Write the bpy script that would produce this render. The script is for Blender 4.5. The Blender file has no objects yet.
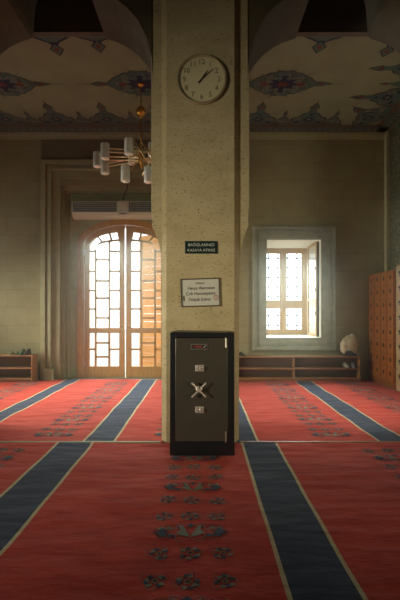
import bpy, bmesh, math, random
from mathutils import Vector, Matrix
random.seed(7)
PI = math.pi
scene = bpy.context.scene
COL = scene.collection

# ------------------------------------------------------------------ camera
cam_d = bpy.data.cameras.new('camera')
cam = bpy.data.objects.new('camera', cam_d)
COL.objects.link(cam)
cam.location = (0, 0, 1.53)
cam.rotation_euler = (PI/2, 0, 0)
F = 420.0
cam_d.sensor_fit = 'VERTICAL'
cam_d.sensor_height = 36.0
cam_d.lens = F/600*36.0
cam_d.shift_x = -2/600
cam_d.shift_y = 14/600
cam_d.clip_start = 0.05
cam_d.clip_end = 300
scene.camera = cam

# ------------------------------------------------------------------ world and light
scene.view_settings.view_transform = 'Standard'
scene.view_settings.look = 'None'
scene.view_settings.gamma = 1
scene.view_settings.use_curve_mapping = False
scene.view_settings.exposure = 0.0
world = bpy.data.worlds.new('sky')
scene.world = world
world.use_nodes = True
wn = world.node_tree.nodes
wn['Background'].inputs[0].default_value = (0.90, 0.97, 1.0, 1)
wn['Background'].inputs[1].default_value = 3.2
scene.cycles.use_denoising = True
HAZE = 0.028
scene.cycles.max_bounces = 8
scene.cycles.transparent_max_bounces = 12
scene.cycles.sample_clamp_indirect = 6.0

def area_light(name, loc, aim, sx, sy, power, col, spread=PI):
    d = bpy.data.lights.new(name, 'AREA')
    d.shape = 'RECTANGLE'; d.size = sx; d.size_y = sy
    d.energy = power; d.color = col; d.spread = spread
    o = bpy.data.objects.new(name, d)
    COL.objects.link(o)
    o.location = loc
    o.rotation_euler = (Vector(aim)-Vector(loc)).to_track_quat('-Z', 'Z').to_euler()
    return o
DAY = (1.0, 0.96, 0.76)
# daylight lamps at unseen side windows of the two bays, front pair added as fill (window_2 .. window_5)
D2R = PI/180
area_light('daylight_rear_left', (-6.25, 7.9, 2.15), (-1.0, 7.3, 0.3), 1.5, 2.3, 150, DAY, 95*D2R)
area_light('daylight_rear_right', (4.2, 6.9, 3.2), (0.8, 7.8, -0.2), 1.2, 1.2, 60, DAY, 105*D2R)
area_light('fill_front_left', (-6.25, -0.65, 2.0), (-0.4, 4.9, 1.75), 0.9, 1.6, 38, (1.0, 0.91, 0.66), 52*D2R)
area_light('fill_front_right', (4.2, -0.65, 2.0), (0.2, 4.9, 1.3), 0.9, 1.6, 7, (1.0, 0.80, 0.48), 44*D2R)
# daylight falling in through the portal and the back window
area_light('daylight_portal', (-1.83, 10.55, 2.3), (-1.83, 8.4, 0.0), 1.9, 2.6, 130, (0.90, 1.0, 0.93), 95*D2R)
area_light('daylight_back_window', (2.12, 11.12, 2.1), (2.12, 8.6, 0.0), 1.1, 2.0, 75, (0.88, 1.0, 0.95), 100*D2R)

# ------------------------------------------------------------------ materials
def new_mat(name):
    m = bpy.data.materials.new(name); m.use_nodes = True
    return m, m.node_tree.nodes, m.node_tree.links, m.node_tree.nodes['Principled BSDF']

def mat(name, c, rough=0.7, metal=0.0, c2=None, scale=4.0, detail=6.0, bump=0.0, bscale=40.0,
        stretch=None, spec=0.5, lo=0.35, hi=0.65, bdist=0.01, sheen=0.0):
    m, n, l, b = new_mat(name)
    b.inputs['Roughness'].default_value = rough
    b.inputs['Metallic'].default_value = metal
    b.inputs['Specular IOR Level'].default_value = spec
    if sheen: b.inputs['Sheen Weight'].default_value = sheen
    tc = n.new('ShaderNodeTexCoord'); mp = n.new('ShaderNodeMapping')
    l.new(tc.outputs['Object'], mp.inputs[0])
    if stretch: mp.inputs['Scale'].default_value = stretch
    if c2 is not None:
        t = n.new('ShaderNodeTexNoise'); t.inputs['Scale'].default_value = scale; t.inputs['Detail'].default_value = detail
        r = n.new('ShaderNodeValToRGB')
        r.color_ramp.elements[0].position = lo; r.color_ramp.elements[0].color = (*c, 1)
        r.color_ramp.elements[1].position = hi; r.color_ramp.elements[1].color = (*c2, 1)
        l.new(mp.outputs[0], t.inputs['Vector']); l.new(t.outputs[0], r.inputs[0]); l.new(r.outputs[0], b.inputs['Base Color'])
    else:
        b.inputs['Base Color'].default_value = (*c, 1)
    if bump:
        t2 = n.new('ShaderNodeTexNoise'); t2.inputs['Scale'].default_value = bscale; t2.inputs['Detail'].default_value = 5
        bp = n.new('ShaderNodeBump'); bp.inputs['Strength'].default_value = bump; bp.inputs['Distance'].default_value = bdist
        l.new(mp.outputs[0], t2.inputs['Vector']); l.new(t2.outputs[0], bp.inputs['Height']); l.new(bp.outputs[0], b.inputs['Normal'])
    return m

def travertine(name, c, c2, pit):
    m, n, l, b = new_mat(name)
    b.inputs['Roughness'].default_value = 0.62
    b.inputs['Specular IOR Level'].default_value = 0.3
    tc = n.new('ShaderNodeTexCoord'); mp = n.new('ShaderNodeMapping')
    mp.inputs['Scale'].default_value = (1, 1, 2.2)
    l.new(tc.outputs['Object'], mp.inputs[0])
    t = n.new('ShaderNodeTexNoise'); t.inputs['Scale'].default_value = 2.2; t.inputs['Detail'].default_value = 8
    r = n.new('ShaderNodeValToRGB')
    r.color_ramp.elements[0].position = .3; r.color_ramp.elements[0].color = (*c, 1)
    r.color_ramp.elements[1].position = .7; r.color_ramp.elements[1].color = (*c2, 1)
    l.new(mp.outputs[0], t.inputs['Vector']); l.new(t.outputs[0], r.inputs[0])
    p = n.new('ShaderNodeTexNoise'); p.inputs['Scale'].default_value = 26; p.inputs['Detail'].default_value = 3
    pr = n.new('ShaderNodeValToRGB')
    pr.color_ramp.elements[0].position = .60; pr.color_ramp.elements[0].color = (0, 0, 0, 1)
    pr.color_ramp.elements[1].position = .68; pr.color_ramp.elements[1].color = (1, 1, 1, 1)
    l.new(mp.outputs[0], p.inputs['Vector']); l.new(p.outputs[0], pr.inputs[0])
    mx = n.new('ShaderNodeMixRGB'); mx.inputs[2].default_value = (*pit, 1)
    l.new(pr.outputs[0], mx.inputs[0]); l.new(r.outputs[0], mx.inputs[1]); l.new(mx.outputs[0], b.inputs['Base Color'])
    bp = n.new('ShaderNodeBump'); bp.inputs['Strength'].default_value = .5; bp.inputs['Distance'].default_value = .012; bp.invert = True
    l.new(pr.outputs[0], bp.inputs['Height']); l.new(bp.outputs[0], b.inputs['Normal'])
    return m

def block_wall(name, c, c2, joint, w=0.95, h=0.42):
    """smooth ashlar with barely visible joints"""
    m, n, l, b = new_mat(name)
    b.inputs['Roughness'].default_value = 0.75
    b.inputs['Specular IOR Level'].default_value = 0.25
    tc = n.new('ShaderNodeTexCoord')
    sx = n.new('ShaderNodeSeparateXYZ'); cb = n.new('ShaderNodeCombineXYZ'); ad = n.new('ShaderNodeMath')
    l.new(tc.outputs['Object'], sx.inputs[0])
    l.new(sx.outputs[0], ad.inputs[0]); l.new(sx.outputs[1], ad.inputs[1])
    l.new(ad.outputs[0], cb.inputs[0]); l.new(sx.outputs[2], cb.inputs[1])
    br = n.new('ShaderNodeTexBrick')
    br.inputs['Scale'].default_value = 1.0
    br.inputs['Brick Width'].default_value = w; br.inputs['Row Height'].default_value = h
    br.inputs['Mortar Size'].default_value = 0.006; br.inputs['Mortar Smooth'].default_value = 0.3
    br.inputs['Color1'].default_value = (*c, 1); br.inputs['Color2'].default_value = (*c2, 1); br.inputs['Mortar'].default_value = (*joint, 1)
    l.new(cb.outputs[0], br.inputs['Vector'])
    t = n.new('ShaderNodeTexNoise'); t.inputs['Scale'].default_value = 3; t.inputs['Detail'].default_value = 8
    l.new(tc.outputs['Object'], t.inputs['Vector'])
    mr = n.new('ShaderNodeMapRange'); mr.inputs[1].default_value = .3; mr.inputs[2].default_value = .7
    mr.inputs[3].default_value = .90; mr.inputs[4].default_value = 1.06
    l.new(t.outputs[0], mr.inputs[0])
    hs = n.new('ShaderNodeHueSaturation'); l.new(mr.outputs[0], hs.inputs['Value']); l.new(br.outputs[0], hs.inputs['Color'])
    l.new(hs.outputs[0], b.inputs['Base Color'])
    return m

def tile_mat(name):
    """green and cream scrollwork tiles"""
    m, n, l, b = new_mat(name)
    b.inputs['Roughness'].default_value = 0.4
    tc = n.new('ShaderNodeTexCoord')
    v = n.new('ShaderNodeTexVoronoi'); v.inputs['Scale'].default_value = 9; v.feature = 'DISTANCE_TO_EDGE'
    v2 = n.new('ShaderNodeTexVoronoi'); v2.inputs['Scale'].default_value = 18
    l.new(tc.outputs['Object'], v.inputs['Vector']); l.new(tc.outputs['Object'], v2.inputs['Vector'])
    r = n.new('ShaderNodeValToRGB')
    e = r.color_ramp.elements
    e[0].position = .0; e[0].color = (.28, .23, .13, 1)
    e[1].position = .12; e[1].color = (.045, .08, .05, 1)
    l.new(v.outputs['Distance'], r.inputs[0])
    r2 = n.new('ShaderNodeValToRGB')
    r2.color_ramp.elements[0].position = .18; r2.color_ramp.elements[0].color = (.35, .10, .05, 1)
    r2.color_ramp.elements[1].position = .30; r2.color_ramp.elements[1].color = (1, 1, 1, 1)
    l.new(v2.outputs['Distance'], r2.inputs[0])
    mx = n.new('ShaderNodeMixRGB'); mx.blend_type = 'MULTIPLY'; mx.inputs[0].default_value = .8
    l.new(r.outputs[0], mx.inputs[1]); l.new(r2.outputs[0], mx.inputs[2]); l.new(mx.outputs[0], b.inputs['Base Color'])
    return m

def carpet_mat(name, c, c2):
    m, n, l, b = new_mat(name)
    b.inputs['Roughness'].default_value = 0.95
    b.inputs['Specular IOR Level'].default_value = 0.1
    b.inputs['Sheen Weight'].default_value = 0.07
    b.inputs['Sheen Roughness'].default_value = 0.4
    tc = n.new('ShaderNodeTexCoord')
    t = n.new('ShaderNodeTexNoise'); t.inputs['Scale'].default_value = 5; t.inputs['Detail'].default_value = 10; t.inputs['Roughness'].default_value = .7
    mp = n.new('ShaderNodeMapping'); mp.inputs['Scale'].default_value = (.5, 1.4, 1)
    l.new(tc.outputs['Object'], mp.inputs[0]); l.new(mp.outputs[0], t.inputs['Vector'])
    r = n.new('ShaderNodeValToRGB')
    r.color_ramp.elements[0].position = .35; r.color_ramp.elements[0].color = (*c, 1)
    r.color_ramp.elements[1].position = .62; r.color_ramp.elements[1].color = (*c2, 1)
    l.new(t.outputs[0], r.inputs[0]); l.new(r.outputs[0], b.inputs['Base Color'])
    t2 = n.new('ShaderNodeTexNoise'); t2.inputs['Scale'].default_value = 120; t2.inputs['Detail'].default_value = 3
    t3 = n.new('ShaderNodeTexNoise'); t3.inputs['Scale'].default_value = 4; t3.inputs['Detail'].default_value = 4
    l.new(tc.outputs['Object'], t2.inputs['Vector']); l.new(mp.outputs[0], t3.inputs['Vector'])
    b1 = n.new('ShaderNodeBump'); b1.inputs['Strength'].default_value = .6; b1.inputs['Distance'].default_value = .004
    b2 = n.new('ShaderNodeBump'); b2.inputs['Strength'].default_value = .6; b2.inputs['Distance'].default_value = .05
    l.new(t2.outputs[0], b1.inputs['Height']); l.new(t3.outputs[0], b2.inputs['Height'])
    l.new(b2.outputs[0], b1.inputs['Normal']); l.new(b1.outputs[0], b.inputs['Normal'])
    return m

def glass_mat(name, tint=(1, 1, 1), gl=0.08):
    m, n, l, b = new_mat(name)
    n.remove(b)
    tr = n.new('ShaderNodeBsdfTransparent'); tr.inputs[0].default_value = (*tint, 1)
    g = n.new('ShaderNodeBsdfGlossy'); g.inputs['Roughness'].default_value = .05
    mx = n.new('ShaderNodeMixShader'); mx.inputs[0].default_value = gl
    l.new(tr.outputs[0], mx.inputs[1]); l.new(g.outputs[0], mx.inputs[2])
    l.new(mx.outputs[0], n['Material Output'].inputs[0])
    return m

M = {}
M['wall'] = block_wall('wall_stone', (.33, .305, .17), (.305, .28, .155), (.24, .215, .12))
M['wall_plain'] = mat('wall_plaster', (.34, .28, .17), .85, c2=(.28, .23, .13), scale=3)
M['niche'] = mat('niche_stone', (.44, .49, .30), .7, c2=(.37, .41, .24), scale=5, detail=9)
M['moulding'] = mat('portal_moulding_stone', (.36, .36, .20), .65, c2=(.31, .30, .17), scale=6, detail=8)
M['frieze'] = mat('frieze_stone', (.21, .17, .11), .7, c2=(.17, .14, .09), scale=4)
M['grey_marble'] = mat('grey_marble', (.34, .37, .28), .5, c2=(.27, .30, .22), scale=7, detail=9)
M['reveal'] = mat('white_reveal_plaster', (.78, .75, .66), .8)
M['pillar'] = travertine('pillar_travertine', (.44, .36, .21), (.55, .47, .29), (.30, .24, .13))
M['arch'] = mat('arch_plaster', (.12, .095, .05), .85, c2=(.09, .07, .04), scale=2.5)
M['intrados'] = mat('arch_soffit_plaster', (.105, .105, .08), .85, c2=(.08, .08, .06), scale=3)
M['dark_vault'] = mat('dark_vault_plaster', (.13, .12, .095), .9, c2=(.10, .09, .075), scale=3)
M['ceiling'] = mat('ceiling_paint', (.26, .28, .175), .85, c2=(.22, .235, .145), scale=2)
M['orn_grey'] = mat('ornament_blue_grey', (.065, .125, .115), .8, c2=(.10, .155, .135), scale=30)
M['orn_navy'] = mat('ornament_navy', (.02, .025, .07), .8)
M['orn_red'] = mat('ornament_red', (.17, .045, .03), .8)
M['orn_dark'] = mat('ornament_outline', (.04, .035, .03), .8)
M['orn_cream'] = mat('ornament_cream', (.24, .21, .15), .8)
M['tile'] = tile_mat('scroll_tiles')
M['carpet_red'] = carpet_mat('carpet_red', (.36, .036, .025), (.50, .062, .040))
M['carpet_blue'] = carpet_mat('carpet_blue', (.036, .047, .080), (.052, .065, .105))
M['carpet_cream'] = carpet_mat('carpet_cream', (.42, .34, .20), (.52, .44, .28))
M['motif_grey'] = carpet_mat('carpet_motif_grey', (.15, .15, .12), (.22, .21, .17))
M['motif_blue'] = carpet_mat('carpet_motif_blue', (.03, .04, .07), (.06, .07, .11))
M['motif_dark'] = carpet_mat('carpet_motif_dark', (.10, .02, .02), (.14, .03, .025))
M['floor'] = mat('floor_stone', (.30, .26, .2), .7, c2=(.25, .21, .16), scale=4)
M['paving'] = mat('outside_paving', (.55, .54, .50), .9)
M['door_wood'] = mat('door_wood', (.54, .31, .085), .42, c2=(.43, .235, .06), scale=5, stretch=(8, 8, 1), bump=.1, bscale=30)
M['outer_wood'] = mat('outer_door_wood', (.92, .50, .17), .6, c2=(.85, .42, .12), scale=4, stretch=(1, 1, 8))
M['window_wood'] = mat('window_wood', (.50, .33, .17), .5, c2=(.43, .27, .13), scale=5, stretch=(8, 8, 1))
M['rack_wood'] = mat('rack_wood', (.34, .17, .07), .5, c2=(.26, .125, .05), scale=4, stretch=(1, 8, 8))
M['rack_back'] = mat('rack_back_wood', (.17, .085, .045), .7)
M['locker'] = mat('locker_wood', (.24, .085, .024), .42, c2=(.18, .065, .018), scale=4, stretch=(6, 6, 1))
M['locker_pale_sheen'] = mat('locker_pale_sheen_wood', (.40, .29, .16), .35, c2=(.32, .22, .12), scale=4, stretch=(6, 6, 1))  # lighter wood tone, with the window's sheen put into the colour
M['locker_door'] = mat('locker_door_wood', (.33, .115, .028), .4, c2=(.26, .088, .022), scale=5, stretch=(6, 6, 1))
M['black'] = mat('safe_black_paint', (.010, .012, .016), .35, bump=.2, bscale=120)
M['safe_grey'] = mat('safe_grey_paint', (.105, .098, .080), .33, metal=.45, c2=(.092, .085, .070), scale=3, bump=.12, bscale=260, bdist=.002)
M['chrome'] = mat('chrome', (.85, .80, .76), .30, metal=.65)
M['brushed'] = mat('brushed_steel', (.62, .60, .56), .35, metal=1)
M['brass'] = mat('brass', (.75, .42, .09), .22, metal=1)
M['pale_brass'] = mat('pale_brass', (.85, .74, .48), .38, metal=1)
M['orn_band'] = mat('ornament_band', (.15, .085, .06), .8)
M['badge_red'] = mat('badge_red', (.22, .04, .035), .4)
M['clock_dial'] = mat('clock_dial', (.66, .60, .38), .5)
M['clock_rim'] = mat('clock_rim', (.62, .54, .36), .22, metal=.5)
M['ink'] = mat('ink_black', (.02, .018, .015), .5)
M['numeral_ink'] = mat('numeral_ink', (.13, .11, .06), .5)
M['dark_green'] = mat('sign_dark_green', (.012, .030, .032), .3)
M['letter_white'] = mat('sign_lettering', (.62, .66, .58), .6)
M['paper'] = mat('notice_paper', (.60, .60, .55), .35)
M['brown_frame'] = mat('notice_frame_wood', (.10, .075, .055), .4)
M['emblem_red'] = mat('notice_emblem_red', (.42, .12, .10), .6)
M['shade'] = mat('lamp_shade_glass', (.80, .82, .76), .4, c2=(.66, .68, .64), scale=14, bump=.3, bscale=30)
M['white_plastic'] = mat('air_curtain_plastic', (.62, .68, .55), .4)
M['grille_grey'] = mat('air_curtain_grille', (.10, .13, .17), .5)
M['cable'] = mat('cable_black', (.02, .02, .02), .5)
M['iron'] = mat('iron_grille', (.05, .12, .11), .5)
M['glass'] = glass_mat('clear_glass')
M['bag'] = mat('cream_plastic_bag', (.62, .56, .40), .35, c2=(.48, .42, .26), scale=9, bump=.6, bscale=14, bdist=.03)
M['shoe_black'] = mat('shoe_black', (.015, .017, .02), .5)
M['shoe_green'] = mat('slipper_green', (.04, .08, .05), .5)
M['shoe_yellow'] = mat('slipper_olive', (.16, .17, .06), .5)
M['shoe_pale'] = mat('shoe_pale', (.42, .38, .30), .6)
M['shoe_grey'] = mat('shoe_grey', (.24, .25, .26), .6)
M['lace'] = mat('shoe_lining', (.06, .05, .04), .8)

# ------------------------------------------------------------------ mesh helpers
class MB:
    def __init__(self):
        self.v = []; self.f = []; self.mi = []; self.sm = []; self.mats = []; self.M = Matrix.Identity(4)
    def m(self, name):
        if name not in self.mats: self.mats.append(name)
        return self.mats.index(name)
    def add(self, vs, fs, mat, smooth=False):
        o = len(self.v); k = self.m(mat)
        self.v += [tuple(self.M @ Vector(p)) for p in vs]
        for f in fs:
            self.f.append([o+i for i in f]); self.mi.append(k); self.sm.append(smooth)
    def box(self, x0, x1, y0, y1, z0, z1, mat):
        vs = [(x, y, z) for x in (x0, x1) for y in (y0, y1) for z in (z0, z1)]
        self.add(vs, [(0,1,3,2),(4,6,7,5),(0,4,5,1),(2,3,7,6),(0,2,6,4),(1,5,7,3)], mat)
    def prism(self, poly, axis, a, b, mat, smooth=False):
        """polygon extruded along axis; poly 2D in the other two axes in xyz order"""
        def pt(p, t):
            if axis == 'x': return (t, p[0], p[1])
            if axis == 'y': return (p[0], t, p[1])
            return (p[0], p[1], t)
        n = len(poly)
        vs = [pt(p, a) for p in poly]+[pt(p, b) for p in poly]
        self.add(vs, [list(range(n))[::-1], list(range(n, 2*n))], mat)
        self.add(vs, [(i, (i+1) % n, n+(i+1) % n, n+i) for i in range(n)], mat, smooth)
    def strip(self, A, B, mat, axis='y', a=0, b=.02):
        """solid between two polylines A and B (same length, 2D), thick along axis"""
        for i in range(len(A)-1):
            self.prism([A[i], A[i+1], B[i+1], B[i]], axis, a, b, mat)
    def tube(self, pts, r, mat, seg=10, cap=True):
        pts = [Vector(p) for p in pts]; n = len(pts)
        rs = r if isinstance(r, (list, tuple)) else [r]*n
        rings = []
        up = None
        for i, p in enumerate(pts):
            d = (pts[min(i+1, n-1)]-pts[max(i-1, 0)]).normalized()
            if up is None:
                up = Vector((0, 0, 1)) if abs(d.z) < .9 else Vector((1, 0, 0))
            s = d.cross(up).normalized(); u = s.cross(d).normalized(); up = u
            rings.append([p+(s*math.cos(2*PI*k/seg)+u*math.sin(2*PI*k/seg))*rs[i] for k in range(seg)])
        vs = [q for ring in rings for q in ring]
        fs = [(i*seg+k, i*seg+(k+1) % seg, (i+1)*seg+(k+1) % seg, (i+1)*seg+k) for i in range(n-1) for k in range(seg)]
        self.add(vs, fs, mat, True)
        if cap:
            self.add(rings[0], [list(range(seg))[::-1]], mat); self.add(rings[-1], [list(range(seg))], mat)
    def lathe(self, prof, mat, c=(0, 0, 0), axis='z', seg=24):
        """prof: (radius, height) pairs"""
        n = len(prof); vs = []
        for r, h in prof:
            for k in range(seg):
                a = 2*PI*k/seg; x, y = r*math.cos(a), r*math.sin(a)
                q = {'z': (x, y, h), 'y': (x, -h, y), 'x': (h, x, y)}[axis]
                vs.append((q[0]+c[0], q[1]+c[1], q[2]+c[2]))
        fs = [(i*seg+k, i*seg+(k+1) % seg, (i+1)*seg+(k+1) % seg, (i+1)*seg+k) for i in range(n-1) for k in range(seg)]
        self.add(vs, fs, mat, True)
    def ball(self, c, r, mat, sc=(1, 1, 1), seg=16, rings=10):
        vs = []; fs = []
        for i in range(rings+1):
            t = PI*i/rings
            for k in range(seg):
                a = 2*PI*k/seg
                vs.append((c[0]+r*sc[0]*math.sin(t)*math.cos(a), c[1]+r*sc[1]*math.sin(t)*math.sin(a), c[2]+r*sc[2]*math.cos(t)))
        for i in range(rings):
            for k in range(seg): fs.append((i*seg+k, i*seg+(k+1) % seg, (i+1)*seg+(k+1) % seg, (i+1)*seg+k))
        self.add(vs, fs, mat, True)
    def build(self, name, parent=None, bevel=0.0, loc=None, seg=2):
        me = bpy.data.meshes.new(name)
        off = Vector(loc) if loc else Vector((0, 0, 0))
        me.from_pydata([tuple(Vector(p)-off) for p in self.v], [], self.f)
        for k in self.mats: me.materials.append(M[k])
        for p, i, s in zip(me.polygons, self.mi, self.sm):
            p.material_index = i; p.use_smooth = s
        bm = bmesh.new(); bm.from_mesh(me)
        bmesh.ops.remove_doubles(bm, verts=bm.verts, dist=1e-5)
        bmesh.ops.recalc_face_normals(bm, faces=bm.faces)
        for e in bm.edges:
            if len(e.link_faces) == 2 and e.calc_face_angle(0) > .6: e.smooth = False
        bm.to_mesh(me); bm.free()
        o = bpy.data.objects.new(name, me); COL.objects.link(o)
        o.location = off
        if parent: o.parent = parent
        if bevel:
            md = o.modifiers.new('bevel', 'BEVEL'); md.width = bevel; md.segments = seg; md.limit_method = 'ANGLE'; md.angle_limit = .7
        return o

def struct(o):
    o['kind'] = 'structure'; return o
def tag(o, label, cat, group=None):
    o['label'] = label; o['category'] = cat
    if group: o['group'] = group
    return o
def thing(name, loc, label, cat, group=None, rz=0):
    o = bpy.data.objects.new(name, None); COL.objects.link(o)
    o.location = loc; o.rotation_euler = (0, 0, rz); o.empty_display_size = .1
    return tag(o, label, cat, group)
def copy_tree(o, parent=None):
    c = o.copy(); COL.objects.link(c)
    if parent: c.parent = parent
    for ch in list(o.children): copy_tree(ch, c)
    return c

def text_mesh(body, size, matk, name, parent, loc, rot=(PI/2, 0, 0), depth=.001, space=1.0):
    cu = bpy.data.curves.new(name, 'FONT'); cu.body = body; cu.size = size
    cu.align_x = 'CENTER'; cu.align_y = 'CENTER'; cu.extrude = depth; cu.space_character = space
    t = bpy.data.objects.new(name, cu); COL.objects.link(t)
    dg = bpy.context.evaluated_depsgraph_get()
    me = bpy.data.meshes.new_from_object(t.evaluated_get(dg))
    bpy.data.objects.remove(t); bpy.data.curves.remove(cu)
    me.materials.clear(); me.materials.append(M[matk])
    me.transform(Matrix.Rotation(rot[0], 4, 'X'))
    o = bpy.data.objects.new(name, me); COL.objects.link(o)
    o.parent = parent; o.location = loc
    return o

# ------------------------------------------------------------------ the room
YB = 9.74          # back wall face
XR, XL = 4.31, -6.3
YF = -3.0
ZC = 5.73          # painted ceiling of the back bay
ZF = 8.0
WT = 1.35          # wall thickness
YO = YB+WT

b = MB(); b.box(XL-.4, XR+.4, YF-.3, YO, -.25, 0, 'floor'); struct(b.build('floor'))
b = MB(); b.box(-25, 25, YO, 45, -.3, -.06, 'paving'); struct(b.build('ground'))

# back wall with portal niche and window opening
NX0, NX1, NZ = -3.29, -.375, 4.52
WX0, WX1, WZ0, WZ1 = 1.485, 2.76, .973, 3.26
b = MB()
b.box(XL-.4, NX0, YB, YO, 0, 6.3, 'wall')
b.box(NX0, NX1, YB, YO, NZ, 6.3, 'wall')
b.box(NX1, WX0, YB, YO, 0, 6.3, 'wall')
b.box(WX1, XR+.4, YB, YO, 0, 6.3, 'wall')
b.box(WX0, WX1, YB, YO, 0, WZ0, 'wall')
b.box(WX0, WX1, YB, YO, WZ1, 6.3, 'wall')
struct(b.build('wall_back'))

# door arch
DC = -1.833; YN = 10.0
DW, DTOP, DSP = 1.143, 3.79, 3.18
def arc(w, top, n=28, zs=DSP, x0=-1.0, x1=1.0):
    out = []
    for i in range(n+1):
        t = x0+(x1-x0)*i/n
        x = w*math.sin(t*PI/2)
        out.append((DC+x, zs+(top-zs)*math.sqrt(max(0, 1-(x/w)**2))))
    return out
b = MB()
A = [(p[0], p[1]) for p in arc(DW, DTOP)]
b.box(NX0, DC-DW, YN, YO, 0, NZ, 'niche')
b.box(DC+DW, NX1, YN, YO, 0, NZ, 'niche')
b.strip(A, [(p[0], NZ) for p in A], 'niche', 'y', YN, YO)
struct(b.build('wall_portal'))

# right wall: stone below the cornice hidden by scrollwork tiles
def side_wall(name, x0, x1, wins, matk, y0, y1, z1):
    b = MB(); y = y0
    for (wy0, wy1, wz0, wz1) in wins:
        b.box(x0, x1, y, wy0, 0, z1, matk)
        b.box(x0, x1, wy0, wy1, 0, wz0, matk); b.box(x0, x1, wy0, wy1, wz1, z1, matk)
        y = wy1
    b.box(x0, x1, y, y1, 0, z1, matk)
    struct(b.build(name))
side_wall('wall_right', XR, XR+.4, [(-1.1, -.2, 1.2, 2.8), (6.3, 7.5, 2.6, 3.8)], 'tile', YF, YB, ZF)
side_wall('wall_left', XL-.4, XL, [(-1.1, -.2, 1.2, 2.8), (7.15, 8.65, 1.0, 3.3)], 'wall_plain', YF, YB, ZF)
b = MB(); b.box(XL-.4, XR+.4, YF-.3, YF, 0, ZF, 'wall_plain'); struct(b.build('wall_front'))
k = 2  # unseen side windows; front pair added to hold the fill lamps
for (x, y0, y1, z0, z1) in [(XL-.2, -1.1, -.2, 1.2, 2.8), (XL-.2, 7.15, 8.65, 1.0, 3.3), (XR+.2, -1.1, -.2, 1.2, 2.8), (XR+.2, 6.3, 7.5, 2.6, 3.8)]:
    b = MB(); t = .07
    b.box(x-.03, x+.03, y0, y0+t, z0, z1, 'window_wood'); b.box(x-.03, x+.03, y1-t, y1, z0, z1, 'window_wood')
    b.box(x-.03, x+.03, y0+t, y1-t, z0, z0+t, 'window_wood'); b.box(x-.03, x+.03, y0+t, y1-t, z1-t, z1, 'window_wood')
    ym = (y0+y1)/2
    b.box(x-.025, x+.025, ym-.03, ym+.03, z0+t, z1-t, 'window_wood')
    struct(b.build('window_%d' % k)); k += 1

# ------------------------------------------------------------------ ceilings
def polyfan(b, pts, z, mat):
    cx = sum(p[0] for p in pts)/len(pts); cy = sum(p[1] for p in pts)/len(pts)
    n = len(pts)
    b.add([(cx, cy, z)]+[(p[0], p[1], z) for p in pts], [(0, 1+i, 1+(i+1) % n) for i in range(n)], mat)
def petal(cx, cy, r1, r2, n, ph=0, k=.28):
    return [(cx+r1*(1+k*math.cos(n*a+ph))/(1+k)*math.cos(a), cy+r2*(1+k*math.cos(n*a+ph))/(1+k)*math.sin(a)) for a in [2*PI*i/(n*6) for i in range(n*6)]]
b = MB()
b.box(XL-.4, XR+.4, 6.36, YB, ZC, ZC+.25, 'ceiling')
Z1 = ZC-.004
def quad(b, x0, x1, y0, y1, z, mat): b.add([(x0, y0, z), (x1, y0, z), (x1, y1, z), (x0, y1, z)], [(0, 1, 2, 3)], mat)
def curl(b, cx, cy, r, a0, turns, w, z, mat, sy=1):
    """a painted spiral tendril"""
    P = []
    n = 16
    for i in range(n+1):
        t = i/n; rr = r*(1-.75*t); a = a0+turns*2*PI*t
        P.append((cx+rr*math.cos(a), cy+sy*rr*math.sin(a)))
    for i in range(n):
        d = Vector((P[i+1][0]-P[i][0], P[i+1][1]-P[i][1])); 
        if d.length < 1e-6: continue
        d.normalize(); nx, ny = -d.y*w/2, d.x*w/2
        b.add([(P[i][0]-nx, P[i][1]-ny, z), (P[i+1][0]-nx, P[i+1][1]-ny, z), (P[i+1][0]+nx, P[i+1][1]+ny, z), (P[i][0]+nx, P[i][1]+ny, z)], [(0, 1, 2, 3)], mat)
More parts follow.
